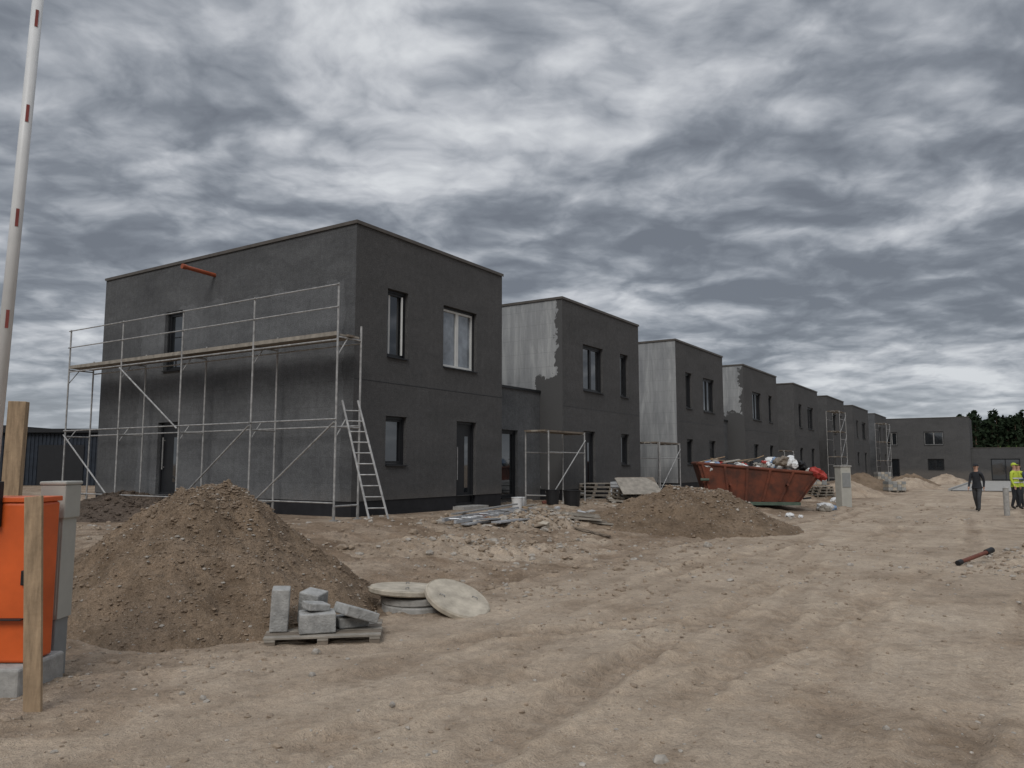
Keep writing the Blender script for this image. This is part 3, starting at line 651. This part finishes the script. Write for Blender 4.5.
mb=MB(); z=gz(17.2,27); mb.tube((17.2,27,z-.05),(17.2,27,z+.95),.09,M_conc,12); mb.tube((17.2,27,z+.95),(17.2,27,z+1.0),.1,M_conc,12,.05); mb.obj('concrete_bollard')
mb=MB(); z=gz(8,13.4)
mb.tube((7.55,13.2,z+.06),(8.35,13.65,z+.2),.035,M_pipeb,14); mb.tube((8.25,13.6,z+.18),(8.42,13.7,z+.215),.05,M_black,14); mb.tube((7.5,13.17,z+.05),(7.6,13.23,z+.07),.045,M_black,14); mb.obj('drain_pipe')
# ---------------------------------------------------------------- clutter along the facade
def board(mb,x0,y0,x1,y1,w,th,m,lift=.03):
    z0_=gz(x0,y0)+lift; z1_=gz(x1,y1)+lift; d=Vector((x1-x0,y1-y0,0)).normalized(); n_=Vector((-d.y,d.x,0))*w/2; U=Vector((0,0,th))
    A=Vector((x0,y0,z0_)); B=Vector((x1,y1,z1_)); mb.hexa([A-n_,B-n_,B+n_,A+n_,A-n_+U,B-n_+U,B+n_+U,A+n_+U],m)
mb=MB()
for k,(x0,y0,x1,y1) in enumerate([(-1.45,16.4,.15,19.6),(-1.2,16.4,.35,19.4)]):
    board(mb,x0,y0,x1,y1,.06,.07,M_alu,.07)
for f in np.linspace(.05,.95,13): 
    A=Vector((-1.45+1.6*f,16.4+3.2*f,0)); B=Vector((-1.2+1.55*f,16.4+3.0*f,0)); zz=gz(A.x,A.y)+.12; mb.tube((A.x,A.y,zz),(B.x,B.y,zz),.017,M_alu,6)
mb.obj('aluminium_ladder')
mb=MB()
for k,(x0,y0,x1,y1,w) in enumerate([(-1.0,16.5,.7,19.6,.2),(-.75,16.8,.9,19.3,.15),(-.35,16.9,1.0,19.0,.25),(-1.3,17.2,.1,19.9,.12)]): board(mb,x0,y0,x1,y1,w,.03,M_alu if k<3 else M_galvd,.06+.03*k)
mb.obj('metal_profiles')
mb=MB()
for k in range(10):
    x=.6+.05*random.random(); y=19.3+.12*k; l=random.uniform(1.3,2.0); board(mb,x,y,x+l,y+random.uniform(-.1,.25),.13,.04,[M_woodg,M_woodd,M_wood][k%3],.04+.04*(k%2))
for k in range(3): board(mb,.4,18.9+.2*k,2.2,19.3+.25*k,.15,.04,M_woodg,.12+.03*k)
mb.obj('timber_planks')
# offcuts, broken blocks and scraps of insulation strewn along the houses
M_eps=mat('grey_insulation',(.4,.41,.42),.8,.15,5,.2)
mb=MB()
for k in range(95):
    s=random.uniform(1.5,44); t=random.uniform(-4.6,-.9); q=R2W(s,t); z=gz(q.x,q.y); ty=random.random()
    R=Euler((random.uniform(-.25,.25),random.uniform(-.25,.25),random.uniform(0,3.1)))
    if ty<.45: mb.box((q.x,q.y,z+.04),(random.uniform(.3,1.2),random.uniform(.06,.14),.03),random.choice([M_woodg,M_woodd,M_wood]),R)
    elif ty<.75: a=random.uniform(.08,.28); mb.box((q.x,q.y,z+a*.25),(a,a*.8,a*.6),random.choice([M_conct,M_conc,M_concl]),R)
    elif ty<.9: a=random.uniform(.15,.45); mb.box((q.x,q.y,z+.05),(a,a*.6,.06),M_eps,R)
    else: mb.box((q.x,q.y,z+.05),(random.uniform(.2,.5),.2,.08),random.choice([M_black,M_bagb,M_pipeb]),R)
mb.obj('building_debris',bevel=.006)
mb=MB()
for n_,(s,t,w_,d_,h_) in enumerate([(12.2,-1.3,1.2,.8,.5),(24.5,-1.5,1.2,.8,.8),(30.2,-2.0,1.2,.8,1.0)]):
    q=R2W(s,t); z=gz(q.x,q.y); M_=Matrix.Translation((q.x,q.y,z))@Matrix.Rotation(ANG+.2*n_,4,'Z'); pallet(mb,M_)
    k=.13
    while k<h_: mb.box(M_@Vector((random.uniform(-.03,.03),0,k+.045)),(w_*.95,d_*.9,.085),[M_eps,M_woodg,M_ped2][n_],M_.to_3x3()); k+=.09
mb.obj('stacked_building_boards')
def bucket(s,t,r,h,m,name):
    q=R2W(s,t); z=gz(q.x,q.y)-.01; mb=MB(); n=20
    mb.tube((q.x,q.y,z),(q.x,q.y,z+h),r*.86,m,n,r); mb.tube((q.x,q.y,z+h),(q.x,q.y,z+h+.02),r*1.05,m,n)
    for k in range(8):
        a=math.pi*k/8;b=math.pi*(k+1)/8; mb.tube((q.x+r*1.03*math.cos(a),q.y-.02,z+h*.95-r*.8*math.sin(a)),(q.x+r*1.03*math.cos(b),q.y-.02,z+h*.95-r*.8*math.sin(b)),.005,M_galvd,4)
    mb.obj(name)
bucket(5.0,-1.3,.15,.28,M_bag,'plastic_bucket'); bucket(5.3,-1.2,.15,.28,M_bag,'plastic_bucket'); bucket(6.6,-1.5,.2,.4,M_black,'mortar_tub'); bucket(7.4,-1.7,.26,.45,M_black,'mortar_tub')
for (x,y,rz,n_) in ((4.1,26.2,.3,3),(2.9,27.4,-.2,4),(15.5,39,.4,4)):
    mb=MB(); z=gz(x,y)
    for k in range(n_): pallet(mb,Matrix.Translation((x,y,z+.14*k))@Matrix.Rotation(rz+.1*k,4,'Z'),1.2,.8)
    mb.obj('pallet_stack')
mb=MB(); z=gz(4.1,26.0); mb.box((4.2,25.7,z+.5),(1.4,.9,.03),M_woodg,Euler((math.radians(35),0,.25))); mb.box((4.2,25.85,z+.56),(1.3,.7,.02),M_woodd,Euler((math.radians(38),0,.15)))
for k in range(4): board(mb,3.1,24.9+.16*k,5.0,25.1+.16*k,.14,.04,[M_woodg,M_woodd][k%2],.05)
mb.obj('plywood_sheet')
for s,t,nx_,nz_ in ((36,-3,3,3),(45,-6,4,3),(63,-3,4,4)):
    mb=MB(); q=R2W(s,t); z=gz(q.x,q.y); pallet(mb,Matrix.Translation((q.x,q.y,z)))
    for i in range(nx_):
        for k in range(nz_): mb.box((q.x-.45+.3*i,q.y,z+.24+.2*k),(.28,.75,.19),[M_conct,M_concl,M_ped2][(i+k+int(s))%3],Euler((0,0,.02*k)))
    mb.obj('pallet_of_blocks')
ss=np.linspace(50,98,60); tt=np.linspace(-22,-9,16); mb=MB()
def pz(s,t):
    q=R2W(s,t); return (q.x,q.y,gz(q.x,q.y)+.05)
P=[[pz(s,t) for t in tt] for s in ss]
for i in range(59):
    for j in range(15): mb.poly([P[i][j],P[i+1][j],P[i+1][j+1],P[i][j+1]][::-1],M_pave)
for i in range(59):
    a=P[i][-1]; b=P[i+1][-1]; A=Vector(a);B=Vector(b); n_=Vector((D2[0],D2[1],0))*.15; U=Vector((0,0,.12)); D=Vector((0,0,-.2))
    mb.hexa([A+D,B+D,B+D+n_,A+D+n_,A+U,B+U,B+U+n_,A+U+n_],M_conct)
mb.obj('pavement')
M_grass=mat('meadow_grass',(.07,.11,.03),.95,.3,.4,.6,3,col2=(.14,.19,.06),detail=8,spec=.1)
yy=np.linspace(140,196,24); fx_=np.linspace(.56,1.25,60); gY=np.repeat(yy[:,None],60,1); gX=gY*fx_[None,:]
gZ=-1.0+.9*sst(140,150,gY)+1.3*sst(150,190,gY)+.35*fbm(gX*.1,gY*.1,4,61)
i_=(np.arange(23)[:,None]*60+np.arange(59)[None,:]).ravel()
npmesh('grass_bank',np.stack([gX,gY,gZ],-1).reshape(-1,3),np.stack([i_,i_+1,i_+61,i_+60],-1),[M_grass])
# ---------------------------------------------------------------- forest
M_leaf=mat('pine_needles',(.011,.018,.011),.95,.3,.12,0,col2=(.026,.038,.02),spec=.05); M_leaf2=mat('birch_leaves',(.05,.08,.028),.9,.3,.15,0,col2=(.085,.12,.04),spec=.05); M_bark=mat('pine_bark',(.1,.065,.045),.9,.3,3,0)
def forest():
    mb=MB(); mb.mi(M_leaf); mb.mi(M_leaf2); mb.mi(M_bark)
    LV=[];LM=[]
    def leaves(c,rad,n,size,mi):
        P=RNG.normal(0,.45,(n,3))*rad+c
        a=RNG.normal(0,1,(n,3)); a/=np.linalg.norm(a,axis=1)[:,None]; b=np.cross(a,RNG.normal(0,1,(n,3))); b/=np.linalg.norm(b,axis=1)[:,None]
        s=size*RNG.uniform(.6,1.4,(n,1)); a=a*s;b=b*s*.7
        LV.append(np.stack([P-a,P-b*.8,P+a,P+b*.8],1).reshape(-1,3)); LM.append(np.full(n,mi))
    T=[]
    for i in range(430):
        y=random.uniform(205,275); T.append((random.uniform(.575,1.15)*y,y,'p'))
    for i in range(80):
        y=random.uniform(188,200); T.append((random.uniform(.62,1.05)*y,y,'b'))
    for x,y,k in T:
        z=-1.0 if k=='p' else .8
        if k=='p':
            h=random.uniform(13,16.5)+(y-205)*.03; mb.tube((x,y,z-.5),(x+random.uniform(-.4,.4),y,z+h*.93),.26,M_bark,6,.06)
            cb=z+h*random.uniform(.2,.35)
            for j in range(8):
                f=j/7; zz=cb+(z+h-cb)*f; rr=(2.8*(1-f)**.6+.5)*random.uniform(.75,1.2); an=random.uniform(0,6.28); off_=rr*.4
                c=np.array([x+math.cos(an)*off_,y+math.sin(an)*off_,zz]); mb.tube((x,y,zz-.3),tuple(c),.06,M_bark,4,.02)
                leaves(c,np.array([rr,rr,.95]),32,.6,0)
        else:
            h=random.uniform(3,5.5); mb.tube((x,y,z-.5),(x,y,z+h*.8),.12,M_bark,5,.04)
            for j in range(6):
                c=np.array([x+random.uniform(-1.4,1.4),y+random.uniform(-1,1),z+h*random.uniform(.15,.9)]); mb.tube((x,y,c[2]-.6),tuple(c),.04,M_bark,4,.015); leaves(c,np.array([1.8,1.4,1.2]),36,.42,1)
    V=np.concatenate(LV); n=len(V)//4; base=len(mb.v)
    mb.v+= [tuple(q) for q in V]; 
    mb.f+= (np.arange(n*4).reshape(-1,4)+base).tolist(); mb.m+= np.concatenate(LM).tolist()
    mb.obj('distant_forest')
forest()
# ---------------------------------------------------------------- people
M_skin=mat('skin',(.42,.25,.18),.6,.08,8,0); M_dk=mat('dark_workwear',(.022,.024,.028),.85,.25,8,.3); M_trs=mat('grey_trousers',(.05,.052,.055),.85,.25,8,.3)
M_hv=mat('hi_vis_yellow',(.4,.48,.05),.7,.12,8,.2); M_hair=mat('dark_hair',(.02,.015,.012),.8,.2,20,.2); M_refl=mat('reflective_tape',(.5,.5,.5),.3,.1,8,0); M_shoe=mat('work_boot',(.02,.018,.015),.7,.2,8,.1); M_sleeve=mat('blue_sleeve',(.04,.055,.09),.85,.2,8,.2)
def skinmesh(verts,edges,radii,root=0,sub=2):
    me=bpy.data.meshes.new('sk'); me.from_pydata(verts,edges,[]); o=bpy.data.objects.new('sk',me); bpy.context.collection.objects.link(o)
    md=o.modifiers.new('s','SKIN'); md.use_smooth_shade=True
    for i,r in enumerate(radii):
        sv=me.skin_vertices[0].data[i]; sv.radius=(r if isinstance(r,tuple) else (r,r)); sv.use_root=(i==root)
    sb=o.modifiers.new('u','SUBSURF'); sb.levels=sub; sb.render_levels=sub
    dg=bpy.context.evaluated_depsgraph_get(); dg.update(); ev=o.evaluated_get(dg); m2=bpy.data.meshes.new_from_object(ev)
    bpy.data.objects.remove(o); return m2
def person(name,loc,rz,stride,jacket,trous,vest=None,cap=None,arms=0.):
    e=empty(name,loc,rz)
    f=stride
    V=[(0,0,.95),(0,0,1.1),(0,-.01,1.3),(0,0,1.44),(0,-.005,1.52),(0,-.02,1.60),(0,-.02,1.69),(0,-.01,1.75)]
    R=[(.15,.11),(.14,.105),(.165,.115),(.09,.075),(.055,.058),(.068,.075),(.08,.095),(.055,.07)]
    E=[(i,i+1) for i in range(7)]
    hands=[]
    for sx in (-1,1):
        sw=sx*f
        i=len(V); V+=[(sx*.17,0,1.42),(sx*.215,.02+sw*.10,1.15),(sx*.215,-.07+sw*.16,.92),(sx*.21,-.09+sw*.18,.85)]; R+=[.066,.05,.034,(.022,.038)]
        if arms:
            V[i+1]=(sx*.25,.0,1.16); V[i+2]=(sx*.12,-.24,1.14); V[i+3]=(sx*.07,-.29,1.17)
        E+=[(3,i),(i,i+1),(i+1,i+2),(i+2,i+3)]
        hands.append((Vector(V[i+2]),Vector(V[i+3]),sx))
        i=len(V); V+=[(sx*.095,0,.88),(sx*.105,-.05-sw*.14,.5),(sx*.11,.02-sw*.30,.10 if sw>=0 else .12),(sx*.12,-.13-sw*.30,.045)]; R+=[.1,.07,.052,(.045,.035)]
        E+=[(0,i),(i,i+1),(i+1,i+2),(i+2,i+3)]
    me=skinmesh(V,E,R,0,2)
    for m in (jacket,trous,M_skin,M_shoe,vest or jacket): me.materials.append(m)
    for p in me.polygons:
        c=p.center; hd=min((c-h[1]).length for h in hands)
        if c.z>1.5: k=2
        elif hd<.075: k=2
        elif c.z<.14: k=3
        elif abs(c.x)>.165 and c.z>.9 or (arms and c.y<-.14 and c.z>1): k=0
        elif c.z>.86: k=4 if vest else 0
        else: k=1
        p.material_index=k; p.use_smooth=True
    o=bpy.data.objects.new('body',me); bpy.context.collection.objects.link(o); o.parent=e
    for w,p,sx in hands:
        d=(p-w).normalized(); side=Vector((0,1,0)) if not arms else Vector((0,0,1)); up=d.cross(side).normalized()
        for k,(off_,ln) in enumerate(((-.03,.065),(-.01,.08),(.01,.085),(.03,.075),(-.045,.05))):
            b=p+side*off_*.9; dd=d if k<4 else (d*.6-side*.7).normalized()
            if k==4: b=p-d*.02-side*.03
            pts=[b-d*.01,b+dd*ln*.45,b+dd*ln*.75+up*sx*.01,b+dd*ln+up*sx*.025]
            fm=skinmesh([tuple(q) for q in pts],[(0,1),(1,2),(2,3)],[.010,.0095,.009,.0075],0,1); fm.materials.append(M_skin)
            fo=bpy.data.objects.new('finger_%d'%(k+1),fm); bpy.context.collection.objects.link(fo); fo.parent=e
    mb=MB(); mb.poly([(-.013,-.112,1.645),(.013,-.112,1.645),(0,-.102,1.69)],M_skin); mb.poly([(-.013,-.09,1.64),(0,-.13,1.645),(0,-.1,1.69)],M_skin); mb.poly([(.013,-.09,1.64),(0,-.13,1.645),(0,-.1,1.69)],M_skin)
    for sx in (-1,1): mb.box((sx*.03,-.105,1.685),(.022,.012,.009),M_hair); mb.box((sx*.079,-.005,1.67),(.016,.03,.055),M_skin)
    mb.box((0,-.098,1.615),(.045,.01,.008),M_red); mb.obj('face',e)
    bpy.ops.mesh.primitive_uv_sphere_add(segments=24,ring_count=14,radius=1); h=bpy.context.object; h.name='hair'
    for v in h.data.vertices:
        if v.co.z<-.1 and v.co.y<.2: v.co.z=-.1
    h.scale=(.088,.105,.095); h.location=(0,.0,1.715); h.data.materials.append(cap or M_hair); h.parent=e
    for p in h.data.polygons: p.use_smooth=True
    if cap:
        mb=MB(); mb.box((0,-.12,1.725),(.14,.09,.012),cap,Euler((.15,0,0))); mb.obj('cap_peak',e,bevel=.005)
    mb=MB(); n=24
    for z,rx,ry,hh,m in ((.87,.185,.135,.06,vest or jacket),(1.475,.085,.075,.035,jacket)):
        k=len(mb.v)
        for zz,q in ((z,1.03),(z+hh,.98)): mb.v+=[(rx*q*math.cos(6.2832*i/n),ry*q*math.sin(6.2832*i/n),zz) for i in range(n)]
        for i in range(n): mb.f.append([k+i,k+(i+1)%n,k+n+(i+1)%n,k+n+i]); mb.m.append(mb.mi(m))
    if vest:
        for z in (1.02,1.18):
            k=len(mb.v); 
            for zz in (z,z+.05): mb.v+=[(.178*math.cos(6.2832*i/n),.132*math.sin(6.2832*i/n),zz) for i in range(n)]
            for i in range(n): mb.f.append([k+i,k+(i+1)%n,k+n+(i+1)%n,k+n+i]); mb.m.append(mb.mi(M_refl))
    mb.obj('hem_collar_tape',e,smooth=True)
    return e
person('walking_man',(17.65,29.4,gz(17.65,29.4)-.0),math.radians(-50),.8,M_dk,M_trs,cap=M_dk)
person('hi_vis_worker',(19.55,30.1,gz(19.55,30.1)),math.radians(25),.25,M_hv,M_dk,vest=M_hv,cap=M_hv)
person('hi_vis_worker',(20.5,31.3,gz(20.5,31.3)),math.radians(-60),.1,M_sleeve,M_dk,vest=M_hv,arms=1)
# ---------------------------------------------------------------- world
w=bpy.data.worlds.new('World'); scene.world=w; w.use_nodes=True; T=w.node_tree; N=T.nodes; L=T.links
try: w.cycles.sampling_method='MANUAL'; w.cycles.sample_map_resolution=256
except Exception as ex: print(ex)
bg=N['Background']
SE,SR=math.radians(42),math.radians(192)
sky=N.new('ShaderNodeTexSky'); sky.sky_type='NISHITA'; sky.sun_disc=False; sky.sun_elevation=SE; sky.sun_rotation=SR
tc=N.new('ShaderNodeTexCoord'); sp=N.new('ShaderNodeSeparateXYZ'); L.new(tc.outputs['Generated'],sp.inputs[0])
zc=mth(N,L,'ADD',mth(N,L,'MAXIMUM',sp.outputs[2],0),.17)
ux=mth(N,L,'DIVIDE',sp.outputs[0],zc); uy=mth(N,L,'DIVIDE',sp.outputs[1],zc)
cx_=N.new('ShaderNodeCombineXYZ'); L.new(ux,cx_.inputs[0]); L.new(mth(N,L,'MULTIPLY',uy,1.1),cx_.inputs[1]); cx_.inputs[2].default_value=0.0
base=cx_.outputs[0]
wn=N.new('ShaderNodeTexNoise'); wn.noise_dimensions='2D'; wn.inputs['Scale'].default_value=1.9; wn.inputs['Detail'].default_value=3; wn.inputs['Roughness'].default_value=.5; L.new(base,wn.inputs['Vector'])
sc=N.new('ShaderNodeVectorMath'); sc.operation='MULTIPLY_ADD'; L.new(wn.outputs['Color'],sc.inputs[0]); sc.inputs[1].default_value=(.26,.2,0); L.new(base,sc.inputs[2]); VW=sc.outputs[0]
def n2d(V,scale,det,ro):
    n=N.new('ShaderNodeTexNoise'); n.noise_dimensions='2D'; n.inputs['Scale'].default_value=scale; n.inputs['Detail'].default_value=det; n.inputs['Roughness'].default_value=ro; L.new(V,n.inputs['Vector']); return n.outputs['Fac']
def clouds(off):
    a=N.new('ShaderNodeVectorMath'); a.operation='ADD'; L.new(VW,a.inputs[0]); a.inputs[1].default_value=off; V=a.outputs[0]
    big=n2d(V,.95,2,.5); med=n2d(V,2.3,9,.56)
    bil=mth(N,L,'ABSOLUTE',mth(N,L,'SUBTRACT',n2d(V,3.4,4,.5),.5))
    h=mth(N,L,'ADD',mth(N,L,'MULTIPLY',big,.72),mth(N,L,'MULTIPLY',med,.55))
    return mth(N,L,'ADD',h,mth(N,L,'MULTIPLY',bil,.38))
h0=clouds((11.3,5.2,0)); h1=clouds((11.32,5.29,0))
val=mth(N,L,'ADD',h0,mth(N,L,'MULTIPLY',mth(N,L,'SUBTRACT',h0,h1),.7))
vn_=mth(N,L,'SUBTRACT',val,.165)
cc=ramp(N,L,vn_,[(.33,(.165,.182,.212)),(.43,(.215,.236,.27)),(.50,(.285,.308,.345)),(.58,(.385,.408,.445)),(.66,(.51,.53,.565)),(.78,(.68,.70,.725))])
hz=ramp(N,L,sp.outputs[2],[(0.0,1.0),(.05,.5),(.13,0.0)])
cc=mixc(N,L,mth(N,L,'MULTIPLY',hz,.65),cc,(.5,.54,.59))
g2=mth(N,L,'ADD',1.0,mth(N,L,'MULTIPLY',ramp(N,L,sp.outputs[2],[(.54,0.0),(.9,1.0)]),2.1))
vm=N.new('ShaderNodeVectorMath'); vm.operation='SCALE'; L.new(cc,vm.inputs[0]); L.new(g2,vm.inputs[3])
ns=N.new('ShaderNodeVectorMath'); ns.operation='SCALE'; L.new(sky.outputs[0],ns.inputs[0]); ns.inputs[3].default_value=.08
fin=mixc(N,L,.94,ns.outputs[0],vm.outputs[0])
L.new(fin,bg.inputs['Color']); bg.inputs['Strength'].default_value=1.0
ld=bpy.data.lights.new('sun','SUN'); ld.energy=1.5; ld.angle=math.radians(26); ld.color=(1,.975,.94); lo=bpy.data.objects.new('sun',ld); bpy.context.collection.objects.link(lo)
dirv=Vector((math.sin(SR)*math.cos(SE),math.cos(SR)*math.cos(SE),math.sin(SE))); lo.rotation_euler=dirv.to_track_quat('Z','Y').to_euler()
# ---------------------------------------------------------------- camera
cd=bpy.data.cameras.new('camera'); cam=bpy.data.objects.new('camera',cd); bpy.context.collection.objects.link(cam)
cd.sensor_width=36; cd.lens=27; cd.clip_end=6000; cd.clip_start=.05
cam.location=(0,0,1.65); cam.rotation_euler=(math.radians(90+5.95),0,0); scene.camera=cam
